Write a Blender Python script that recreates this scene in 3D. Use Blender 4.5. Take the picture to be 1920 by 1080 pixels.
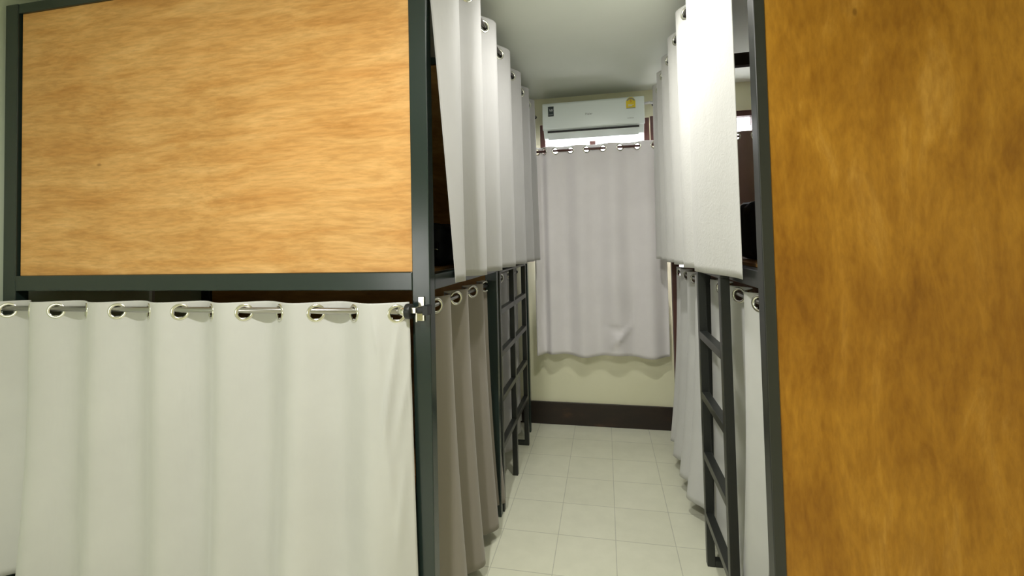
import bpy, bmesh, math, random
from mathutils import Vector, Matrix
random.seed(7)
for o in list(bpy.data.objects): bpy.data.objects.remove(o)
scn = bpy.context.scene
C = scn.collection
# ------------------------------------------------------------------ camera
def look(yaw, pitch, roll):
    f = Vector((-math.sin(yaw)*math.cos(pitch), math.cos(yaw)*math.cos(pitch), -math.sin(pitch)))
    r = Vector((math.cos(yaw), math.sin(yaw), 0)); d = f.cross(r)
    r2 = r*math.cos(roll)+d*math.sin(roll); d2 = -r*math.sin(roll)+d*math.cos(roll)
    return Matrix((r2, -d2, -f)).transposed()
cam = bpy.data.cameras.new('camera'); co = bpy.data.objects.new('camera', cam); C.objects.link(co)
co.matrix_world = Matrix.Translation((0, 0, 1.564)) @ look(0.1996, -0.03, 0.0226).to_4x4()
cam.sensor_width = 36; cam.lens = 852.1/1920*36; cam.shift_y = -(540-430.16)/1920
cam.clip_start = .02
scn.camera = co
# ------------------------------------------------------------------ view, world, lights
scn.view_settings.view_transform = 'Standard'
scn.view_settings.look = 'None'
scn.view_settings.gamma = 1
scn.view_settings.use_curve_mapping = False
scn.view_settings.exposure = 0.0
w = bpy.data.worlds.new('world'); scn.world = w; w.use_nodes = True
w.node_tree.nodes['Background'].inputs[0].default_value = (.95, .97, 1, 1)
w.node_tree.nodes['Background'].inputs[1].default_value = 5.0
def area(name, loc, aim, sx, sy, power, col):
    l = bpy.data.lights.new(name, 'AREA'); l.shape = 'RECTANGLE'; l.size = sx; l.size_y = sy
    l.energy = power; l.color = col
    o = bpy.data.objects.new(name, l); C.objects.link(o); o.location = loc
    o.rotation_euler = (Vector(aim)-Vector(loc)).to_track_quat('-Z', 'Y').to_euler()
    return o
# ceiling lamp over the near end of the aisle
# two round ceiling lamps shining down, both above the frame
area('ceiling_lamp_light', (-.50, .25, 2.775), (-.50, .25, 0), .12, .12, 41, (1, .988, .95))
area('aisle_lamp_light', (.02, 2.10, 2.775), (.02, 2.10, 0), .08, .08, 13, (1, .985, .93))
# added fill light behind the camera, left; gives the corner post its highlight
area('rear_fill_light', (-2.05, -1.7, 1.36), (-.9, 1.5, 1.40), .4, .7, 12, (1, .988, .96))
# daylight in the windows of the end wall
area('window_light', (-.07, 4.12, 2.1), (-.1, 2.0, 1.4), .95, 1.0, 16, (1, .97, .97))
area('window_light_right', (1.0, 4.12, 2.1), (1.0, 2.0, 1.4), .8, 1.0, 10, (1, .95, 1))

# ------------------------------------------------------------------ helpers
def mat(name, col, rough=.5, metal=0, **kw):
    m = bpy.data.materials.new(name); m.use_nodes = True
    b = m.node_tree.nodes['Principled BSDF']
    b.inputs['Base Color'].default_value = (*col, 1); b.inputs['Roughness'].default_value = rough
    b.inputs['Metallic'].default_value = metal
    for k, v in kw.items(): b.inputs[k.replace('_', ' ')].default_value = v
    return m
def nodes(m): return m.node_tree.nodes, m.node_tree.links, m.node_tree.nodes['Principled BSDF']
def coord(m, scale=(1, 1, 1), kind='Object'):
    N, L, b = nodes(m)
    t = N.new('ShaderNodeTexCoord'); mp = N.new('ShaderNodeMapping'); mp.inputs['Scale'].default_value = scale
    L.new(t.outputs[kind], mp.inputs[0]); return mp.outputs[0]
def noise(m, vec, scale, detail=6, rough=.6, dist=0):
    N, L, b = nodes(m); n = N.new('ShaderNodeTexNoise')
    n.inputs['Scale'].default_value = scale; n.inputs['Detail'].default_value = detail
    n.inputs['Roughness'].default_value = rough; n.inputs['Distortion'].default_value = dist
    L.new(vec, n.inputs['Vector']); return n.outputs['Fac']
def ramp(m, fac, stops):
    N, L, b = nodes(m); r = N.new('ShaderNodeValToRGB')
    while len(r.color_ramp.elements) < len(stops): r.color_ramp.elements.new(.5)
    for e, (p, c) in zip(r.color_ramp.elements, stops): e.position = p; e.color = (*c, 1)
    L.new(fac, r.inputs[0]); return r.outputs[0]
def mix(m, fac, a, b_, mode='MIX'):
    N, L, b = nodes(m); x = N.new('ShaderNodeMix'); x.data_type = 'RGBA'; x.blend_type = mode
    if hasattr(fac, 'is_linked'): L.new(fac, x.inputs[0])
    else: x.inputs[0].default_value = fac
    for s, v in ((6, a), (7, b_)):
        if hasattr(v, 'is_linked'): L.new(v, x.inputs[s])
        else: x.inputs[s].default_value = (*v, 1)
    return x.outputs[2]
def bump(m, h, strength=.3, dist=.01, prev=None):
    N, L, b = nodes(m); n = N.new('ShaderNodeBump'); n.inputs['Strength'].default_value = strength
    n.inputs['Distance'].default_value = dist; L.new(h, n.inputs['Height'])
    if prev: L.new(prev, n.inputs['Normal'])
    L.new(n.outputs[0], b.inputs['Normal']); return n.outputs[0]
def setcol(m, c): N, L, b = nodes(m); L.new(c, b.inputs['Base Color'])

def obj(name, bm, m, parent=None, smooth=False, bevel=0, solid=0):
    me = bpy.data.meshes.new(name); bm.normal_update(); bm.to_mesh(me); bm.free()
    o = bpy.data.objects.new(name, me); C.objects.link(o)
    if m: me.materials.append(m)
    if smooth:
        for p in me.polygons: p.use_smooth = True
    if solid:
        s = o.modifiers.new('thickness', 'SOLIDIFY'); s.thickness = solid; s.offset = 0
    if bevel:
        b = o.modifiers.new('bevel', 'BEVEL'); b.width = bevel; b.segments = 2; b.limit_method = 'ANGLE'
    if parent:
        o.parent = parent
        o.matrix_parent_inverse = Matrix.Translation(-world_loc(parent))
    return o
def world_loc(o):
    v = Vector(o.location)
    return v
def thing(name, label, cat, loc=(0, 0, 0), group=None):
    o = bpy.data.objects.new(name, None); C.objects.link(o); o.location = loc; o.empty_display_size = .1
    tag(o, label, cat, group); return o
def tag(o, label, cat, group=None):
    o['label'] = label; o['category'] = cat
    if group: o['group'] = group
    return o
def struct(name, bm, m, parent=None, label=None, **kw):
    o = obj(name, bm, m, parent, **kw)
    if parent is None: o['kind'] = 'structure'
    if label: o['label'] = label
    return o
def bx(bm, x0, x1, y0, y1, z0, z1):
    v = [bm.verts.new(p) for p in ((x0,y0,z0),(x1,y0,z0),(x1,y1,z0),(x0,y1,z0),(x0,y0,z1),(x1,y0,z1),(x1,y1,z1),(x0,y1,z1))]
    for f in ((3,2,1,0),(4,5,6,7),(0,1,5,4),(1,2,6,5),(2,3,7,6),(3,0,4,7)): bm.faces.new([v[i] for i in f])
def box(*a):
    bm = bmesh.new(); bx(bm, *a); return bm
def tube(bm, p0, p1, r, n=20, r1=None, caps=True):
    p0 = Vector(p0); p1 = Vector(p1); d = (p1-p0).normalized()
    a = d.orthogonal().normalized(); b = d.cross(a); r1 = r if r1 is None else r1
    A = [bm.verts.new(p0+(a*math.cos(t)+b*math.sin(t))*r) for t in [2*math.pi*i/n for i in range(n)]]
    B = [bm.verts.new(p1+(a*math.cos(t)+b*math.sin(t))*r1) for t in [2*math.pi*i/n for i in range(n)]]
    for i in range(n): bm.faces.new((A[i], A[(i+1) % n], B[(i+1) % n], B[i]))
    if caps: bm.faces.new(A[::-1]); bm.faces.new(B)
def torus(bm, c, nrm, R, rr, rt, n=28, k=8):
    """flattened ring: rr radial half-width, rt half-thickness along the normal"""
    c = Vector(c); nrm = Vector(nrm).normalized(); a = nrm.orthogonal().normalized(); b = nrm.cross(a)
    V = []
    for i in range(n):
        t = 2*math.pi*i/n; e = a*math.cos(t)+b*math.sin(t)
        V.append([bm.verts.new(c+e*(R+rr*math.cos(s))+nrm*rt*math.sin(s)) for s in [2*math.pi*j/k for j in range(k)]])
    for i in range(n):
        for j in range(k):
            bm.faces.new((V[i][j], V[(i+1) % n][j], V[(i+1) % n][(j+1) % k], V[i][(j+1) % k]))

# ------------------------------------------------------------------ materials
M = {}
# wall paint
m = M['wall'] = mat('wall_paint', (.66, .66, .50), .75)
c = coord(m); setcol(m, ramp(m, noise(m, c, 1.6, 4), [(.3, (.83, .82, .58)), (.7, (.87, .86, .63))])); bump(m, noise(m, c, 60, 3), .08, .004)
m = M['wall_left'] = mat('wall_paint_green', (.42, .50, .38), .7)
c = coord(m); setcol(m, ramp(m, noise(m, c, 2, 4), [(.3, (.62, .70, .54)), (.7, (.67, .74, .59))]))
m = M['ceiling'] = mat('ceiling_paint', (.55, .58, .50), .8)
c = coord(m); setcol(m, ramp(m, noise(m, c, 1.2, 3), [(.3, (.70, .74, .65)), (.7, (.76, .79, .70))]))
# floor tiles, 0.3 m
m = M['floor'] = mat('floor_tile', (.7, .7, .58), .28)
N, L, b = nodes(m)
t = N.new('ShaderNodeTexCoord'); mp = N.new('ShaderNodeMapping'); mp.inputs['Location'].default_value = (.2849, -2.4735+3.0, 0)
L.new(t.outputs['Object'], mp.inputs[0])
br = N.new('ShaderNodeTexBrick'); br.offset = 0; br.squash = 1
br.inputs['Scale'].default_value = 1; br.inputs['Brick Width'].default_value = .3; br.inputs['Row Height'].default_value = .3
br.inputs['Mortar Size'].default_value = .0022; br.inputs['Mortar Smooth'].default_value = .3; br.inputs['Bias'].default_value = 0
br.inputs['Color1'].default_value = (.76, .76, .60, 1); br.inputs['Color2'].default_value = (.80, .80, .64, 1); br.inputs['Mortar'].default_value = (.42, .42, .33, 1)
L.new(mp.outputs[0], br.inputs['Vector'])
nn = noise(m, t.outputs['Object'], 9, 5)
setcol(m, mix(m, .35, br.outputs['Color'], ramp(m, nn, [(.3, (.66, .67, .52)), (.7, (.82, .82, .66))]), 'MIX'))
bump(m, br.outputs['Fac'], -.4, .002)
m = M['baseboard'] = mat('baseboard_paint', (.03, .018, .014), .45)
c = coord(m, (1, 1, 3)); setcol(m, ramp(m, noise(m, c, 4, 6), [(.45, (.022, .014, .011)), (.62, (.03, .018, .013)), (.8, (.10, .05, .028))]))
m = M['metal'] = mat('black_green_enamel', (.014, .026, .023), .3, 0, Specular_IOR_Level=.6)
c = coord(m); N, L, b = nodes(m)
L.new(ramp(m, noise(m, c, 14, 5), [(.3, (.25,)*3), (.7, (.27,)*3)]), b.inputs['Roughness'])
m = M['metal_ladder'] = mat('black_ladder_enamel', (.018, .02, .018), .35, 0, Specular_IOR_Level=.6)
c = coord(m); N, L, b = nodes(m)
L.new(ramp(m, noise(m, c, 14, 5), [(.3, (.34,)*3), (.7, (.38,)*3)]), b.inputs['Roughness'])

def plywood(name, scale, stops, dark, warp, rough=.42, cloud=(.94, .92, .88)):
    m = mat(name, stops[1][1], rough, 0, Specular_IOR_Level=.35)
    N, L, b = nodes(m)
    c = coord(m, scale)
    # slow warp of the grain direction
    t = N.new('ShaderNodeTexCoord')
    wn = N.new('ShaderNodeTexNoise'); wn.inputs['Scale'].default_value = 1.1; wn.inputs['Detail'].default_value = 2
    L.new(t.outputs['Object'], wn.inputs['Vector'])
    vm = N.new('ShaderNodeVectorMath'); vm.operation = 'SCALE'; vm.inputs['Scale'].default_value = warp
    L.new(wn.outputs['Color'], vm.inputs[0])
    va = N.new('ShaderNodeVectorMath'); va.operation = 'ADD'; L.new(c, va.inputs[0]); L.new(vm.outputs[0], va.inputs[1])
    g1 = noise(m, va.outputs[0], 2.2, 9, .62, .6)
    g2 = noise(m, va.outputs[0], 14, 4, .6, .2)
    base = ramp(m, g1, stops)
    fine = ramp(m, g2, [(.35, (.82, .78, .72)), (.62, (1.08, 1.08, 1.1))])
    col = mix(m, .75, base, fine, 'MULTIPLY')
    # a few dark streaks and knots
    g3 = noise(m, va.outputs[0], 5.2, 3, .5, 1.2)
    streak = ramp(m, g3, [(.66, (0, 0, 0)), (.82, (.8, .8, .8))])
    col = mix(m, streak, col, dark)
    # broad cloudy stain patches in the varnish
    pt = N.new('ShaderNodeTexNoise'); pt.inputs['Scale'].default_value = 2.3; pt.inputs['Detail'].default_value = 3
    L.new(t.outputs['Object'], pt.inputs['Vector'])
    col = mix(m, 1, col, ramp(m, pt.outputs['Fac'], [(.35, cloud), (.65, (1.06, 1.06, 1.08))]), 'MULTIPLY')
    # little knots
    kv = N.new('ShaderNodeTexVoronoi'); kv.inputs['Scale'].default_value = 3.1
    km = N.new('ShaderNodeMapping'); km.inputs['Scale'].default_value = (1.6, 1, .8) if scale[0] > scale[2] else (.8, 1, 1.6)
    L.new(t.outputs['Object'], km.inputs[0]); L.new(km.outputs[0], kv.inputs['Vector'])
    kn = ramp(m, kv.outputs['Distance'], [(.018, (.75, .75, .75)), (.04, (0, 0, 0))])
    col = mix(m, kn, col, tuple(x*.5 for x in dark))
    setcol(m, col)
    bump(m, g2, .10, .003)
    return m
M['ply_left'] = plywood('plywood_horizontal_grain', (1.0, 1, 6.5),
    [(.26, (.57, .27, .07)), (.45, (.67, .36, .115)), (.60, (.74, .43, .155)), (.78, (.80, .50, .21))], (.62, .30, .08), .4)
M['ply_right'] = plywood('plywood_vertical_grain', (4.2, 1, 1.2),
    [(.28, (.28, .115, .006)), (.42, (.37, .165, .011)), (.58, (.46, .22, .020)), (.78, (.62, .34, .065))], (.36, .15, .010), .16, .36, (.80, .74, .62))
M['ply_inner'] = plywood('plywood_inner', (.6, 1, 3.2),
    [(.30, (.36, .17, .035)), (.50, (.46, .24, .06)), (.75, (.56, .32, .10))], (.3, .13, .03), .9)

def fabric(name, col, emboss=0):
    m = mat(name, col, .72, 0, Sheen_Weight=.25, Sheen_Roughness=.5)
    N, L, b = nodes(m)
    c = coord(m); g = noise(m, c, 3, 4)
    a = tuple(x*.96 for x in col); d = tuple(min(1, x*1.04) for x in col)
    setcol(m, ramp(m, g, [(.3, a), (.7, d)]))
    cs = coord(m, (1, 1, .35)); pn = bump(m, noise(m, cs, 9, 3, .5, .4), .22, .012)
    if emboss:
        e = N.new('ShaderNodeTexNoise'); e.inputs['Scale'].default_value = 34; e.inputs['Detail'].default_value = 2; e.inputs['Distortion'].default_value = 2.2
        L.new(c, e.inputs['Vector'])
        bump(m, e.outputs['Fac'], emboss, .006, pn)
    return m
M['cloth'] = fabric('curtain_cloth_grey_white', (.60, .60, .585))
M['cloth_shade_grey'] = fabric('curtain_cloth_shade_grey', (.43, .424, .425), .0)  # shade of the left upper pleats is darkened into this cloth colour
M['cloth_shade_brown'] = fabric('curtain_cloth_shade_brown', (.25, .222, .185))  # left lower curtain's shade put into the brown; the pillow shares it
M['cloth_emboss'] = fabric('curtain_cloth_embossed', (.60, .595, .575), .28)
M['cloth_window'] = fabric('curtain_cloth_window', (.86, .83, .85))
M['cloth_dark'] = fabric('curtain_cloth_dark_brown', (.30, .19, .155))  # brown of the right window curtain itself
M['chrome'] = mat('chrome_ring', (.78, .77, .70), .22, 1)
M['steel'] = mat('brushed_steel', (.45, .44, .44), .3, 1)
M['rod_dark'] = mat('dark_rod', (.16, .15, .14), .35, 1)
M['white_plastic'] = mat('white_plastic', (.84, .92, .91), .25)
M['white_trim'] = mat('white_trim', (.8, .8, .78), .5)
M['black_plastic'] = mat('black_plastic', (.012, .014, .016), .4)
M['vent_dark'] = mat('vent_dark', (.01, .01, .01), .6)
M['yellow'] = mat('yellow_label', (.80, .62, .02), .5)
M['red'] = mat('red_ink', (.5, .05, .03), .5)
M['ink_grey'] = mat('grey_ink', (.25, .28, .28), .5)
M['label_dark'] = mat('dark_label', (.03, .045, .05), .5)
M['label_white'] = mat('white_ink', (.75, .78, .78), .5)
M['frame_brown'] = mat('window_frame_brown', (.09, .035, .028), .45)
M['glass'] = mat('window_glass', (1, 1, 1), .02, 0, Transmission_Weight=1, IOR=1.02)
M['bag'] = mat('black_bag_fabric', (.006, .007, .012), .6)
M['navy'] = mat('navy_bag_fabric', (.012, .02, .05), .55)
M['reflect'] = mat('silver_trim', (.7, .75, .72), .25, 1)
M['mattress'] = mat('mattress_grey', (.16, .16, .15), .8)
m = M['lamp'] = bpy.data.materials.new('lamp_tube'); m.use_nodes = True
bb = m.node_tree.nodes['Principled BSDF']; bb.inputs['Emission Color'].default_value = (1, .98, .9, 1); bb.inputs['Emission Strength'].default_value = 35

# ------------------------------------------------------------------ room shell
ZC = 2.83
XL, XR, YB, YF = -2.68, 1.62, 3.96, -2.3
struct('floor', box(XL-.1, XR+.1, YF-.1, YB+.1, -.1, 0), M['floor'])
struct('ceiling', box(XL-.1, XR+.1, YF-.1, YB+.1, ZC, ZC+.1), M['ceiling'])
struct('wall_left', box(XL-.1, XL, YF, YB, 0, ZC), M['wall_left'])
struct('wall_right', box(XR, XR+.1, YF, YB, 0, ZC), M['wall'])
struct('wall_front', box(XL, XR, YF-.1, YF, 0, ZC), M['wall'])
# end wall with two window openings
bm = bmesh.new()
W1, W2, WZ0, WZ1 = (-.53, .40), (.56, 1.45), 1.05, 2.60
bx(bm, XL, W1[0], YB, YB+.12, 0, ZC); bx(bm, W1[1], W2[0], YB, YB+.12, 0, ZC); bx(bm, W2[1], XR, YB, YB+.12, 0, ZC)
for a in (W1, W2):
    bx(bm, a[0], a[1], YB, YB+.12, 0, WZ0); bx(bm, a[0], a[1], YB, YB+.12, WZ1, ZC)
struct('wall_back', bm, M['wall'])
struct('baseboard_back', box(XL, XR, YB-.022, YB, 0, .188), M['baseboard'], bevel=.003)
for i, a in enumerate((W1, W2)):
    root = bpy.data.objects.new('window_%d' % (i+1), None); C.objects.link(root); root['kind'] = 'structure'; root.location = ((a[0]+a[1])/2, YB, WZ0)
    bm = bmesh.new(); t_ = .045
    bx(bm, a[0], a[0]+t_, YB+.01, YB+.07, WZ0, WZ1); bx(bm, a[1]-t_, a[1], YB+.01, YB+.07, WZ0, WZ1)
    bx(bm, a[0]+t_, a[1]-t_, YB+.01, YB+.07, WZ0, WZ0+t_); bx(bm, a[0]+t_, a[1]-t_, YB+.01, YB+.07, WZ1-t_, WZ1)
    struct('window_frame', bm, M['frame_brown'], root, bevel=.003)
    mx = -.075 if i == 0 else (a[0]+a[1])/2+.22
    struct('mullion', box(mx-.025, mx+.025, YB+.005, YB+.065, WZ0+t_, WZ1-t_), M['frame_brown'], root)
    struct('pane', box(a[0]+t_, a[1]-t_, YB+.035, YB+.041, WZ0+t_, WZ1-t_), M['glass'], root)
# casing strip right of the air conditioner and conduit
struct('trim_1', box(.405, .45, YB-.02, YB, 2.36, 2.60), M['frame_brown'], label='dark brown window casing strip at right of air conditioner')
struct('trim_2', box(XL, XL+.02, 2.245, 2.262, 1.0, 1.36), M['white_trim'], label='thin white strip on left wall under the upper bunk')

# the two round lamps: housing and diffuser
for (lx, ly, lab) in ((-.50, .25, 'round white ceiling lamp in front of the near left bunk'), (.02, 2.10, 'round white ceiling lamp over the near end of the aisle')):
    lampf = thing('ceiling_lamp', lab, 'lamp', (lx, ly, ZC))
    bm = bmesh.new(); tube(bm, (lx, ly, 2.79), (lx, ly, ZC), .10, 32, .095); obj('lamp_housing', bm, M['white_plastic'], lampf, bevel=.004)
    bm = bmesh.new(); tube(bm, (lx, ly, 2.780), (lx, ly, 2.79), .085, 32, .09); obj('diffuser', bm, M['lamp'], lampf)

# ------------------------------------------------------------------ bunk beds
def bar(name, root, *a, m='metal', bev=.003):
    return obj(name, box(*a), M[m], root, bevel=bev)
# left near bunk
b1 = thing('bunk_bed', 'near left bunk bed with wide orange plywood panel framed in dark green metal', 'bunk bed', (-1.62, 2.08, 0))
F, FB = 1.548, 1.598   # front face, back of front tubes
bar('post', b1, -.687, -.619, F, FB, 0, 2.70)
bar('post', b1, -2.648, -2.575, F, FB, 0, 2.70)
bar('post', b1, -.687, -.619, 2.57, 2.62, 0, 2.70)
bar('post', b1, -2.648, -2.58, 2.57, 2.62, 0, 2.70)
bar('top_rail', b1, -2.575, -.687, F+.003, FB, 2.655, 2.70)
bar('top_rail', b1, -2.58, -.687, 2.575, 2.62, 2.655, 2.70)
bar('top_rail', b1, -2.64, -2.585, FB, 2.57, 2.655, 2.70)
bar('deck_beam', b1, -2.575, -.687, F, FB, 1.400, 1.467)
bar('deck_beam', b1, -2.58, -.687, 2.572, 2.62, 1.400, 1.467)
bar('deck_beam', b1, -.675, -.619, FB, 2.57, 1.398, 1.455)
bar('deck_beam', b1, -2.64, -2.585, FB, 2.57, 1.398, 1.455)
obj('deck_board', box(-2.60, -.68, 1.60, 2.57, 1.455, 1.467), M['ply_inner'], b1)
o = obj('end_panel', box(-2.563, -.688, 1.560, 1.570, 1.468, 2.654), M['ply_left'], b1)
o['label'] = 'orange plywood panel with swirling horizontal grain'
obj('back_panel', box(-2.578, -.69, 2.588, 2.598, .19, 2.654), M['ply_inner'], b1)
bar('lower_beam', b1, -2.575, -.687, 1.60, 1.64, .13, .185)
bar('lower_beam', b1, -.78, -.73, FB, 2.57, .13, .185)
obj('lower_deck', box(-2.60, -.73, 1.60, 2.57, .185, .197), M['ply_inner'], b1)

def ladder(root, X0, X1, ys, zs, ztop, yw, foot_to, rh=.033):
    r = obj('ladder', box(min(X0, X1), max(X0, X1), ys[0], ys[-1]+yw, ztop-.012, ztop), M['metal_ladder'], root, bevel=.002)
    a, b_ = min(X0, X1), max(X0, X1)
    def sub(n, *q):
        o = obj(n, box(*q), M['metal_ladder'], None, bevel=.002)
        o.parent = r; o.matrix_parent_inverse = Matrix.Identity(4)
        return o
    for i, y in enumerate(ys):
        sub('ladder_rail', a, b_, y, y+yw, .0, ztop-.012)
        if foot_to is not None and i != 1 or len(ys) == 2:
            x0, x1 = (foot_to, a) if foot_to < a else (b_, foot_to)
            sub('ladder_foot', x0, x1, y, y+yw, 0, .03)
    for z in zs:
        for y0, y1 in zip(ys[:-1], ys[1:]):
            sub('ladder_rung', a, b_, y0+yw, y1, z-rh/2, z+rh/2)
    return r
# the ladder mesh keeps world coordinates: undo the parent offset through its inverse
def fix_children():
    bpy.context.view_layer.update()

b2 = thing('bunk_bed', 'far left bunk bed in black metal with wide ladder, beside end wall', 'bunk bed', (-1.62, 3.2, 0))
bar('post', b2, -.70, -.648, 2.635, 2.67, 0, 2.70)
bar('post', b2, -.69, -.635, 3.74, 3.79, 0, 2.70)
bar('post', b2, -2.64, -2.59, 2.635, 2.67, 0, 2.70)
bar('post', b2, -2.64, -2.59, 3.74, 3.79, 0, 2.70)
bar('deck_beam', b2, -.70, -.648, 2.67, 3.74, 1.398, 1.455)
bar('deck_beam', b2, -2.59, -.70, 2.636, 2.67, 1.40, 1.455)
bar('deck_beam', b2, -2.59, -.69, 3.745, 3.79, 1.40, 1.455)
bar('top_rail', b2, -.70, -.65, 2.67, 3.74, 2.655, 2.70)
bar('lower_beam', b2, -.83, -.78, 2.67, 3.74, .13, .185)
obj('deck_board', box(-2.59, -.70, 2.67, 3.74, 1.455, 1.467), M['ply_inner'], b2)
ladder(b2, -.646, -.612, (2.625, 3.04, 3.50), (1.155, .905, .64, .365), 1.40, .033, -.735)

b3 = thing('bunk_bed', 'near right bunk bed with black narrow ladder and tall brown plywood end', 'bunk bed', (1.05, 2.06, 0))
bar('post', b3, .482, .516, 1.545, 1.60, 0, 2.78, m='metal_ladder')
bar('post', b3, .487, .54, 2.535, 2.58, 0, 2.53, m='metal_ladder')
bar('post', b3, 1.54, 1.59, 1.552, 1.60, 0, 2.53, m='metal_ladder')
bar('post', b3, 1.54, 1.59, 2.535, 2.58, 0, 2.53, m='metal_ladder')
bar('deck_beam', b3, .487, .54, 1.60, 2.535, 1.398, 1.455, m='metal_ladder')
bar('deck_beam', b3, .54, 1.54, 2.535, 2.58, 1.40, 1.455, m='metal_ladder')
bar('deck_beam', b3, .516, 1.54, 1.575, 1.60, 1.40, 1.455, m='metal_ladder')
bar('top_rail', b3, .54, 1.54, 2.535, 2.58, 2.465, 2.53, m='metal_ladder')
bar('lower_beam', b3, .60, .65, 1.60, 2.535, .13, .185, m='metal_ladder')
obj('deck_board', box(.545, 1.58, 1.60, 2.535, 1.455, 1.467), M['ply_inner'], b3)
o = obj('end_panel', box(.517, 1.615, 1.551, 1.563, 0.01, 2.82), M['ply_right'], b3)
o['label'] = 'tall dark honey plywood with blotchy vertical grain'
ladder(b3, .440, .476, (1.915, 2.35), (1.10, .81, .525, .235), 1.418, .034, .535, .036)

b4 = thing('bunk_bed', 'far right bunk bed whose dark post stands beside end wall', 'bunk bed', (1.05, 3.1, 0))
bar('post', b4, .495, .54, 2.60, 2.645, 0, 2.53)
bar('post', b4, .487, .535, 3.56, 3.61, 0, 2.53, m='frame_brown')
bar('post', b4, 1.54, 1.59, 3.56, 3.61, 0, 2.53)
bar('post', b4, 1.54, 1.59, 2.60, 2.645, 0, 2.53)
bar('deck_beam', b4, .492, .54, 2.645, 3.56, 1.40, 1.455)
bar('deck_beam', b4, .54, 1.54, 3.565, 3.61, 1.40, 1.455)
bar('lower_beam', b4, .60, .65, 2.645, 3.56, .13, .185)
obj('deck_board', box(.545, 1.58, 2.61, 3.56, 1.455, 1.467), M['ply_inner'], b4)

# ------------------------------------------------------------------ curtains
def phase_map(crests):
    """crests: positions along the rod where the cloth swings furthest out"""
    cs = sorted(crests)
    def ph(u):
        if u <= cs[0]: return (u-cs[0])/(cs[1]-cs[0])
        for i in range(len(cs)-1):
            if u <= cs[i+1]: return i+(u-cs[i])/(cs[i+1]-cs[i])
        return len(cs)-1+(u-cs[-1])/(cs[-1]-cs[-2])
    def inv(p):
        i = int(math.floor(p)); i = max(0, min(len(cs)-2, i))
        return cs[i]+(p-i)*(cs[i+1]-cs[i])
    return ph, inv
def curtain(name, label, cat, group, along, rod, out, u0, u1, crests, ztop, zhem, zrod, m, amp=.04, grow=1.0,
            extra=None, hem=None, du=.0075, shape=1.0, loc=None, ring_m='chrome', lean=None, side=0):
    """along: 'x' or 'y' rod direction; rod: its other coordinate; out: +1/-1 where the cloth bulges.
    The cloth weaves round the rod; ring holes are cut where it crosses."""
    ph, inv = phase_map(crests)
    rings = []
    p = math.ceil((ph(u0))*2-.5)/2+.25
    k = math.floor(ph(u0))-1
    while k < ph(u1)+1:
        for q in (k+.25, k+.75):
            u = inv(q)
            if u0+.018 < u < u1-.018: rings.append((u, q))
        k += 1
    def wave(u, t):
        s = math.cos(2*math.pi*ph(u))
        if shape != 1: s = math.copysign(abs(s)**shape, s)
        a = amp*(1+(grow-1)*t)
        return a*s*out
    def P(u, t):
        wv = wave(u, t)
        uu = u; z = ztop-(ztop-(zhem(u) if callable(zhem) else zhem))*t
        if hem: z += hem(u)*(t**3)
        if lean: uu += lean(u, t)
        if extra: wv += extra(u, t, z)*out
        return Vector((uu, rod+wv, z)) if along == 'x' else Vector((rod+wv, uu, z))
    nu = max(8, int((u1-u0)/du)); H = ztop-(zhem if not callable(zhem) else zhem(u0))
    ts = []; z = 0
    while z < .105: ts.append(z/H); z += .0075
    nrest = int((H-.105)/.03)
    ts += [(.105+(H-.105)*i/nrest)/H for i in range(nrest+1)]
    bm = bmesh.new(); G = []
    for t in ts: G.append([bm.verts.new(P(u0+(u1-u0)*i/nu, t)) for i in range(nu+1)])
    cents = [P(u, (ztop-zrod)/H) for u, q in rings]
    for j in range(len(ts)-1):
        for i in range(nu):
            c = (G[j][i].co+G[j+1][i+1].co)/2
            if ts[j]*H < .11 and any((c-q).length < .0235 for q in cents): continue
            bm.faces.new((G[j][i], G[j][i+1], G[j+1][i+1], G[j+1][i]))
    cloth = obj(name, bm, m, None, smooth=True, solid=.0018)
    tag(cloth, label, cat, group)
    for (u, q), c in zip(rings, cents):
        d = (P(u+.004, .03)-P(u-.004, .03)); d.z = 0
        n = Vector((d.y, -d.x, 0))
        bmr = bmesh.new(); torus(bmr, c, n, .0275, .0065, .0042)
        r = obj('eyelet_ring', bmr, M[ring_m], None, smooth=True); r.parent = cloth
    # stitched hem line at the bottom
    return cloth
def rod(name, label, a, b, r, m, ends=True, group=None, brackets=()):
    t = thing(name, label, 'curtain rod', a, group)
    bm = bmesh.new(); tube(bm, a, b, r)
    obj('pole', bm, M[m], t, smooth=True)
    if ends:
        A, B = Vector(a), Vector(b); d = (B-A).normalized()
        for p in (A, B-d*.02):
            bm = bmesh.new(); tube(bm, p, p+d*.02, r*1.5); obj('end_cap', bm, M['black_plastic'], t, smooth=True)
    for q in brackets:
        obj('bracket', box(*q), M['black_plastic'], t, bevel=.001)
    return t

# --- near left lower curtain on the front face
fr = [-2.535, -2.283, -1.961, -1.648, -1.359, -1.051, -.745]     # visible rings (cloth going back to the right)
cr = [v-.075 for v in fr] + [-.46]
cr = [-2.93] + cr
def front_extra(u, t, z):
    e = .016*math.sin(u*5.3+1.2*t)*t+.006*math.sin(u*17+3*t)*t
    # creases near the right edge
    s = max(0, (u+1.0)/.33)
    if s > 0:
        for (cu, ct, sl, wd, ln, hh) in ((-.745, .20, .16, .009, .13, .010), (-.765, .33, .10, .010, .09, .009), (-.715, .30, .22, .008, .10, .009),
                                     (-.73, .62, .12, .010, .12, .008), (-.79, .12, -.18, .010, .07, .007), (-.76, .50, -.10, .012, .10, .006)):
            q = (u-cu)+sl*(t-ct); e += hh*math.exp(-(q/wd)**2)*math.exp(-((t-ct)/ln)**2)
    e += .05*t*t*(1 if u < -2.2 else 1)*.4
    return e
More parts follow.
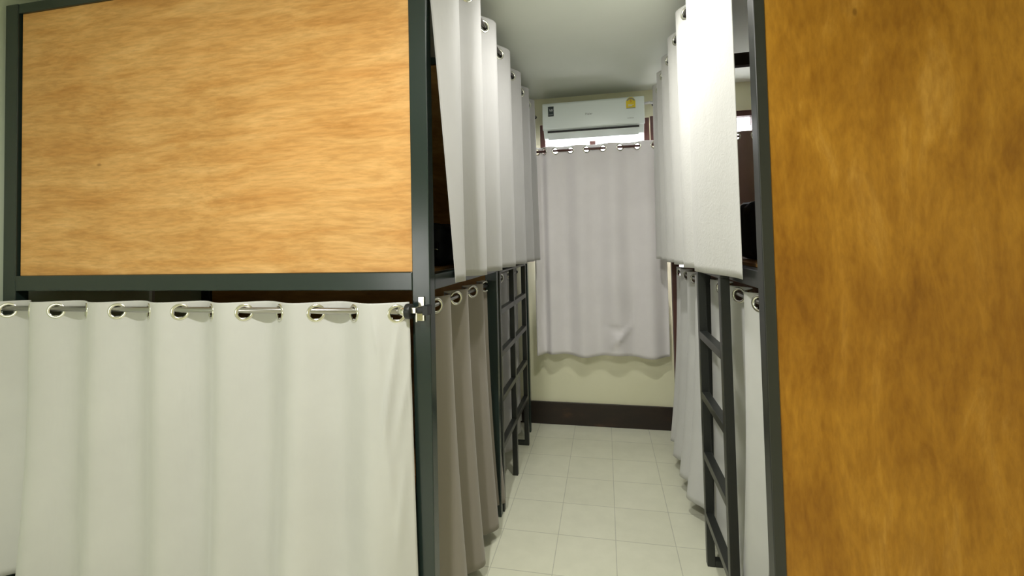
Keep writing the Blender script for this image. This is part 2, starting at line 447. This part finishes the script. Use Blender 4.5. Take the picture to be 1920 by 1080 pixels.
def front_hem(u):
    # zig-zag of the hem at the left end: each pleat rises towards its right side
    return 0
curtain('curtain', 'pale curtain on the near left lower bunk facing the camera, widest in view', 'curtain', 'bunk curtains',
        'x', 1.508, -1, -2.66, -.690, cr, 1.362, .20, 1.322, M['cloth'], amp=.030, grow=1.35, extra=front_extra,
        lean=lambda u, t: .022*t*max(0, (u+1.2)/.5))
r = rod('curtain_rod', 'steel rod through the wide front curtain of the near left bunk', (-2.66, 1.508, 1.330), (-.672, 1.508, 1.330), .0115, 'steel', ends=False)
# sleeve, knob and clip at the corner post
bm = bmesh.new(); tube(bm, (-.72, 1.508, 1.330), (-.683, 1.508, 1.330), .0155); obj('sleeve', bm, M['chrome'], r, smooth=True)
bm = bmesh.new(); tube(bm, (-.694, 1.508, 1.331), (-.672, 1.508, 1.331), .027); obj('end_knob', bm, M['black_plastic'], r, smooth=True, bevel=.003)
bm = bmesh.new(); bx(bm, -.672, -.655, 1.50, 1.545, 1.325, 1.345); bx(bm, -.662, -.640, 1.541, 1.547, 1.292, 1.378); bx(bm, -.662, -.656, 1.515, 1.541, 1.292, 1.33)
obj('clip', bm, M['chrome'], r, bevel=.001)
bm = bmesh.new(); tube(bm, (-.655, 1.522, 1.333), (-.618, 1.522, 1.333), .012); bx(bm, -.632, -.612, 1.505, 1.547, 1.318, 1.350)
obj('bracket_arm', bm, M['black_plastic'], r, bevel=.001)

# --- left upper curtains
def ul_extra(u, t, z):
    # leading edge: tucked in at the top, pulled out at the hem; crest cancelled there
    k = max(0, 1-(u-1.575)/.13)
    return k*(-.034*(1-t)**1.2+.066*t)-.020*max(0, 1-abs(u-1.70)/.13)+.012*t*max(0, (u-2.6))
ulc = [1.34, 1.70, 1.97, 2.28, 2.64, 3.0, 3.33, 3.62, 3.9]
curtain('curtain', 'long curtain with shade in its grey colour on left upper bunks, pulled open over a dark bag', 'curtain', 'bunk curtains',
        'y', -.568, 1, 1.575, 3.77, ulc, 2.715, 1.425, 2.665, M['cloth_shade_grey'], amp=.044, grow=1.12, extra=ul_extra)
rod('curtain_rod', 'dark rod near ceiling carrying the left upper curtain', (-.568, 1.50, 2.668), (-.568, 3.955, 2.668), .0095, 'rod_dark', brackets=[(-.619, -.560, 1.545, 1.560, 2.66, 2.676), (-.635, -.560, 3.78, 3.79, 2.66, 2.676)])
# --- right upper curtain
def ur_extra(u, t, z):
    return .01*t*max(0, u-2.6)
urc = [1.26, 2.17, 2.46, 2.77, 3.07, 3.34, 3.62, 3.9]
def ur_extra(u, t, z):
    k = max(0, 1-(u-1.68)/.3)
    return .012*k+.01*t*max(0, u-2.6)
curtain('curtain', 'embossed cream white curtain on right upper bunks with long near fold', 'curtain', 'bunk curtains',
        'y', .436, -1, 1.70, 3.77, urc, 2.745, 1.420, 2.700, M['cloth_emboss'], amp=.038, grow=1.05, extra=ur_extra)
rod('curtain_rod', 'dark rod near ceiling carrying the right upper curtain', (.436, 1.58, 2.702), (.436, 3.955, 2.702), .0095, 'rod_dark', brackets=[(.428, .482, 1.58, 1.592, 2.694, 2.71)])
# --- left lower side curtains
def ll_extra(u, t, z): return .045*t*t
curtain('curtain', 'curtain with shade put in its brown colour on the left lower bunk between corner post and ladder', 'curtain', 'bunk curtains',
        'y', -.682, 1, 1.615, 2.60, [1.56, 1.84, 2.09, 2.37, 2.63], 1.352, .07, 1.315, M['cloth_shade_brown'], amp=.034, grow=1.5, extra=ll_extra)
rod('curtain_rod', 'steel rod of shade-darkened curtain beside the corner post', (-.682, 1.60, 1.320), (-.682, 2.565, 1.320), .009, 'steel')
def ll2_extra(u, t, z): return .012*t*t
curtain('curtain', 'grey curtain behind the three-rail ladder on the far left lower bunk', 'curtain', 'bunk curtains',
        'y', -.728, 1, 2.68, 3.72, [2.66, 2.93, 3.22, 3.50, 3.78], 1.36, .10, 1.318, M['cloth_shade_grey'], amp=.028, grow=1.5, extra=ll2_extra)
rod('curtain_rod', 'steel rod behind the three-rail ladder on the left', (-.728, 2.675, 1.322), (-.728, 3.735, 1.322), .009, 'steel')
# --- right lower curtains
curtain('curtain', 'grey white curtain behind the right ladder on the near lower bunk', 'curtain', 'bunk curtains',
        'y', .545, -1, 1.66, 2.52, [1.86, 2.12, 2.42, 2.66], 1.362, .06, 1.325, M['cloth'], amp=.032, grow=1.3,
        extra=lambda u, t, z: .012*t*t, lean=lambda u, t: .22*t**2.2*max(0, 1-(u-1.66)/.5))
rod('curtain_rod', 'steel rod behind the right ladder', (.545, 1.605, 1.330), (.545, 2.53, 1.330), .009, 'steel')
curtain('curtain', 'pale curtain on the far right lower bunk reaching down to the tiles', 'curtain', 'bunk curtains',
        'y', .535, -1, 2.66, 3.54, [2.78, 3.03, 3.30, 3.58], 1.362, .09, 1.320, M['cloth'], amp=.028, grow=1.4,
        extra=lambda u, t, z: .075*t*t)
rod('curtain_rod', 'steel rod of the far right lower curtain', (.535, 2.65, 1.324), (.535, 3.555, 1.324), .009, 'steel')
# --- window curtain
def win_extra(u, t, z):
    e = 0
    # tug crease low on the right of the middle
    dx, dz = u-.13, z-.80
    a = (dx*.75+dz*.66); b_ = (-dx*.66+dz*.75)
    e += .040*math.exp(-(b_/.022)**2)*math.exp(-((a+.02)/.10)**2)
    a = (dx*.95+dz*-.3); b_ = (dx*.3+dz*.95)
    e -= .028*math.exp(-((b_-.02)/.02)**2)*math.exp(-((a+.06)/.07)**2)
    e += .008*math.sin(u*11+1)*t
    return e
def win_hem(u): return .012*math.sin(u*12.5+.6)
wc = [-.555, -.45, -.19, .075, .35, .60]
wcr = curtain('curtain', 'broad pinkish white curtain hanging over the window on the end wall', 'curtain', 'window curtains',
        'x', 3.82, -1, -.575, .492, [-.57, -.447, -.192, .079, .354, .61], 2.371, .621, 2.332, M['cloth_window'], amp=.020, grow=1.4, extra=win_extra, hem=win_hem)
rod('curtain_rod', 'brown rod under the air conditioner carrying the window curtain', (-.59, 3.82, 2.334), (.51, 3.82, 2.334), .010, 'frame_brown', brackets=[(-.588, -.578, 3.815, 3.96, 2.328, 2.340), (.497, .507, 3.815, 3.96, 2.328, 2.340)])
curtain('curtain', 'dark brown curtain over the right window seen in the narrow gap by the post', 'curtain', 'window curtains',
        'x', 3.885, -1, .62, 1.50, [.60, .86, 1.12, 1.38, 1.64], 2.41, .60, 2.37, M['cloth_dark'], amp=.020)
rod('curtain_rod', 'rod of the dark brown curtain over the right window', (.60, 3.885, 2.372), (1.56, 3.885, 2.372), .010, 'frame_brown', brackets=[(.602, .612, 3.88, 3.96, 2.366, 2.378), (1.54, 1.55, 3.88, 3.96, 2.366, 2.378)])

# ------------------------------------------------------------------ air conditioner
ac = thing('air_conditioner', 'white wall-mounted split air conditioner above the window curtain', 'air conditioner', (-.065, 3.96, 2.57))
def prism_x(prof, x0, x1, taper=0):
    bm = bmesh.new()
    A = [bm.verts.new((x0, y, z)) for y, z in prof]; B = [bm.verts.new((x1, y, z)) for y, z in prof]
    n = len(prof)
    for i in range(n): bm.faces.new((A[i], A[(i+1) % n], B[(i+1) % n], B[i]))
    bm.faces.new(A[::-1]); bm.faces.new(B); bmesh.ops.recalc_face_normals(bm, faces=bm.faces); return bm
body = [(3.955, 2.715), (3.78, 2.715), (3.752, 2.700), (3.752, 2.50), (3.775, 2.468), (3.80, 2.435), (3.86, 2.425), (3.955, 2.425)]
obj('body', prism_x(body, -.472, .340), M['white_plastic'], ac, bevel=.006)
pan = [(3.757, 2.722), (3.748, 2.718), (3.739, 2.703), (3.737, 2.51), (3.742, 2.498), (3.757, 2.494)]
obj('front_panel', prism_x(pan, -.476, .344), M['white_plastic'], ac, bevel=.004)
obj('air_slot', box(-.437, .300, 3.7515, 3.77, 2.474, 2.4885), M['vent_dark'], ac)
obj('louver', prism_x([(3.757, 2.474), (3.757, 2.467), (3.80, 2.424), (3.81, 2.424), (3.80, 2.445), (3.77, 2.475)], -.437, .300), M['white_plastic'], ac, bevel=.002)
obj('dark_sticker', box(-.428, -.381, 3.7355, 3.738, 2.606, 2.688), M['label_dark'], ac)
def text(body_, size, loc, m, parent, name='lettering', depth=.0006, rotz=0, shear=0):
    cu = bpy.data.curves.new(name, 'FONT'); cu.body = body_; cu.size = size; cu.extrude = depth; cu.align_x = 'CENTER'; cu.align_y = 'CENTER'; cu.shear = shear
    tmp = bpy.data.objects.new(name, cu); C.objects.link(tmp)
    dg = bpy.context.evaluated_depsgraph_get(); me = bpy.data.meshes.new_from_object(tmp.evaluated_get(dg))
    bpy.data.objects.remove(tmp)
    me.transform(Matrix.Translation(loc) @ Matrix.Rotation(math.pi/2, 4, 'X'))
    me.name = name; me.materials.clear(); me.materials.append(m)
    o = bpy.data.objects.new(name, me); C.objects.link(o)
    o.parent = parent; o.matrix_parent_inverse = Matrix.Translation(-Vector(parent.location)) if parent.type == 'EMPTY' else Matrix.Identity(4)
    return o
text('Haier', .026, (-.095, 3.7365, 2.605), M['ink_grey'], ac, 'brand_lettering')
text('INVERTER', .011, (.235, 3.7365, 2.545), M['ink_grey'], ac, 'model_lettering')
text('W', .032, (-.404, 3.7352, 2.655), M['label_white'], ac, 'sticker_lettering', shear=.2)
bm = bmesh.new()
bx(bm, -.422, -.387, 3.7348, 3.7356, 2.618, 2.623)
obj('sticker_line', bm, M['ink_grey'], ac)
# yellow energy label with rounded top
def disc_label(cx, z0, z1, hw, y, dome=True):
    bm = bmesh.new(); pts = [(cx-hw, z0), (cx+hw, z0), (cx+hw, z1-hw*.8)]
    for i in range(1, 12):
        a = math.pi*i/12; pts.append((cx+hw*.92*math.cos(a), z1-hw*.8+hw*.8*math.sin(a)))
    pts.append((cx-hw, z1-hw*.8))
    A = [bm.verts.new((x, y, z)) for x, z in pts]; B = [bm.verts.new((x, y+.002, z)) for x, z in pts]
    n = len(pts); bm.faces.new(A); bm.faces.new(B[::-1])
    for i in range(n): bm.faces.new((A[(i+1) % n], A[i], B[i], B[(i+1) % n]))
    bmesh.ops.recalc_face_normals(bm, faces=bm.faces); return bm
lab = obj('energy_label', disc_label(.239, 2.622, 2.712, .036, 3.7355), M['yellow'], ac)
bm = bmesh.new()
for i in range(10):
    a0 = math.pi*(.08+.84*i/10); a1 = math.pi*(.08+.84*(i+1)/10)
    vs = [bm.verts.new((.239+r_*math.cos(a), 3.7350, 2.678+r_*.85*math.sin(a))) for r_, a in ((.022, a0), (.033, a0), (.033, a1), (.022, a1))]
    bm.faces.new(vs)
obj('energy_arc', bm, M['ink_grey'], ac, solid=.0004)
text('5', .03, (.239, 3.7352, 2.681), M['red'], ac, 'energy_number')
bm = bmesh.new(); bx(bm, .205, .273, 3.7348, 3.7356, 2.622, 2.628)
obj('label_base_line', bm, M['ink_grey'], ac)
bm = bmesh.new(); bx(bm, .217, .250, 3.7349, 3.7355, 2.640, 2.6465); bx(bm, .217, .262, 3.7349, 3.7355, 2.6505, 2.6545)
obj('label_lines', bm, M['label_white'], ac)
# pipe leaving to the right
pp = [(.345, 3.90, 2.700), (.40, 3.90, 2.705), (.50, 3.905, 2.695), (.66, 3.90, 2.68)]
bm = bmesh.new()
for a, b_ in zip(pp[:-1], pp[1:]): tube(bm, a, b_, .011)
tag(obj('drain_pipe', bm, M['white_trim'], None, smooth=True), 'thin white pipe leaving the right end of air conditioner', 'pipe')

# ------------------------------------------------------------------ bags
def soft_box(x0, x1, y0, y1, z0, z1, rnd=.04, amp=.008, seed=1):
    rn = random.Random(seed); bm = bmesh.new(); bx(bm, x0, x1, y0, y1, z0, z1)
    bmesh.ops.bevel(bm, geom=bm.edges[:], offset=rnd, segments=4, affect='EDGES', profile=.6)
    bmesh.ops.subdivide_edges(bm, edges=[e for e in bm.edges if e.calc_length() > .08], cuts=3, use_grid_fill=True)
    for v in bm.verts:
        v.co += Vector((rn.uniform(-1, 1), rn.uniform(-1, 1), rn.uniform(-.3, 1)))*amp if v.co.z > z0+.01 else Vector()
    return bm
bag = thing('travel_bag', 'black travel bag lying on the left upper bunk inside the curtain gap', 'bag', (-.88, 2.1, 1.467))
obj('bag_body', soft_box(-1.12, -.70, 1.92, 2.35, 1.468, 1.66, .05, .006), M['bag'], bag, smooth=True)
bm = bmesh.new(); bx(bm, -1.0, -.72, 1.908, 1.92, 1.50, 1.58); obj('bag_pocket', bm, M['bag'], bag, bevel=.01)
for (x, z, dx) in ((-.775, 1.605, .0), (-.755, 1.57, .0), (-.735, 1.545, .01), (-.765, 1.50, .012)):
    bm = bmesh.new(); tube(bm, (x, 1.902, z), (x+.006+dx, 1.902, z+.012 if dx == 0 else z-.003), .0035)
    obj('bag_zip_pull', bm, M['reflect'], bag, smooth=True)
# things on the right upper bunks, seen in the gap by the post
rb = thing('backpack', 'black backpack standing on right upper bunk, seen behind the corner post', 'bag', (.72, 2.3, 1.467))
obj('bag_body', soft_box(.60, .92, 2.05, 2.30, 1.468, 1.72, .06, .008, 4), M['bag'], rb, smooth=True)
bm = bmesh.new(); tube(bm, (.70, 2.17, 1.715), (.76, 2.17, 1.745), .01); tube(bm, (.76, 2.17, 1.745), (.82, 2.17, 1.715), .01); obj('bag_handle', bm, M['bag'], rb, smooth=True)
o = tag(obj('pillow', soft_box(.62, 1.0, 2.95, 3.3, 1.615, 1.75, .06, .006, 5), M['cloth_shade_brown'], None, smooth=True), 'brown pillow on top of bedding at the far right upper bunk', 'pillow')
o = tag(obj('folded_bedding', soft_box(.60, 1.1, 2.9, 3.4, 1.467, 1.60, .03, .008, 6), M['mattress'], None, smooth=True), 'dark folded bedding on the far right upper bunk', 'bedding')
# navy bag under the far left end of the front curtain
nb = thing('suitcase', 'navy suitcase under the hem of the wide front curtain at far left', 'suitcase', (-2.5, 1.45, 0))
obj('case_body', soft_box(-2.66, -2.43, 1.42, 1.535, 0.0, .125, .02, .002, 8), M['navy'], nb, smooth=True)
bm = bmesh.new(); tube(bm, (-2.60, 1.43, .128), (-2.53, 1.45, .129), .006); obj('case_handle', bm, M['reflect'], nb, smooth=True)
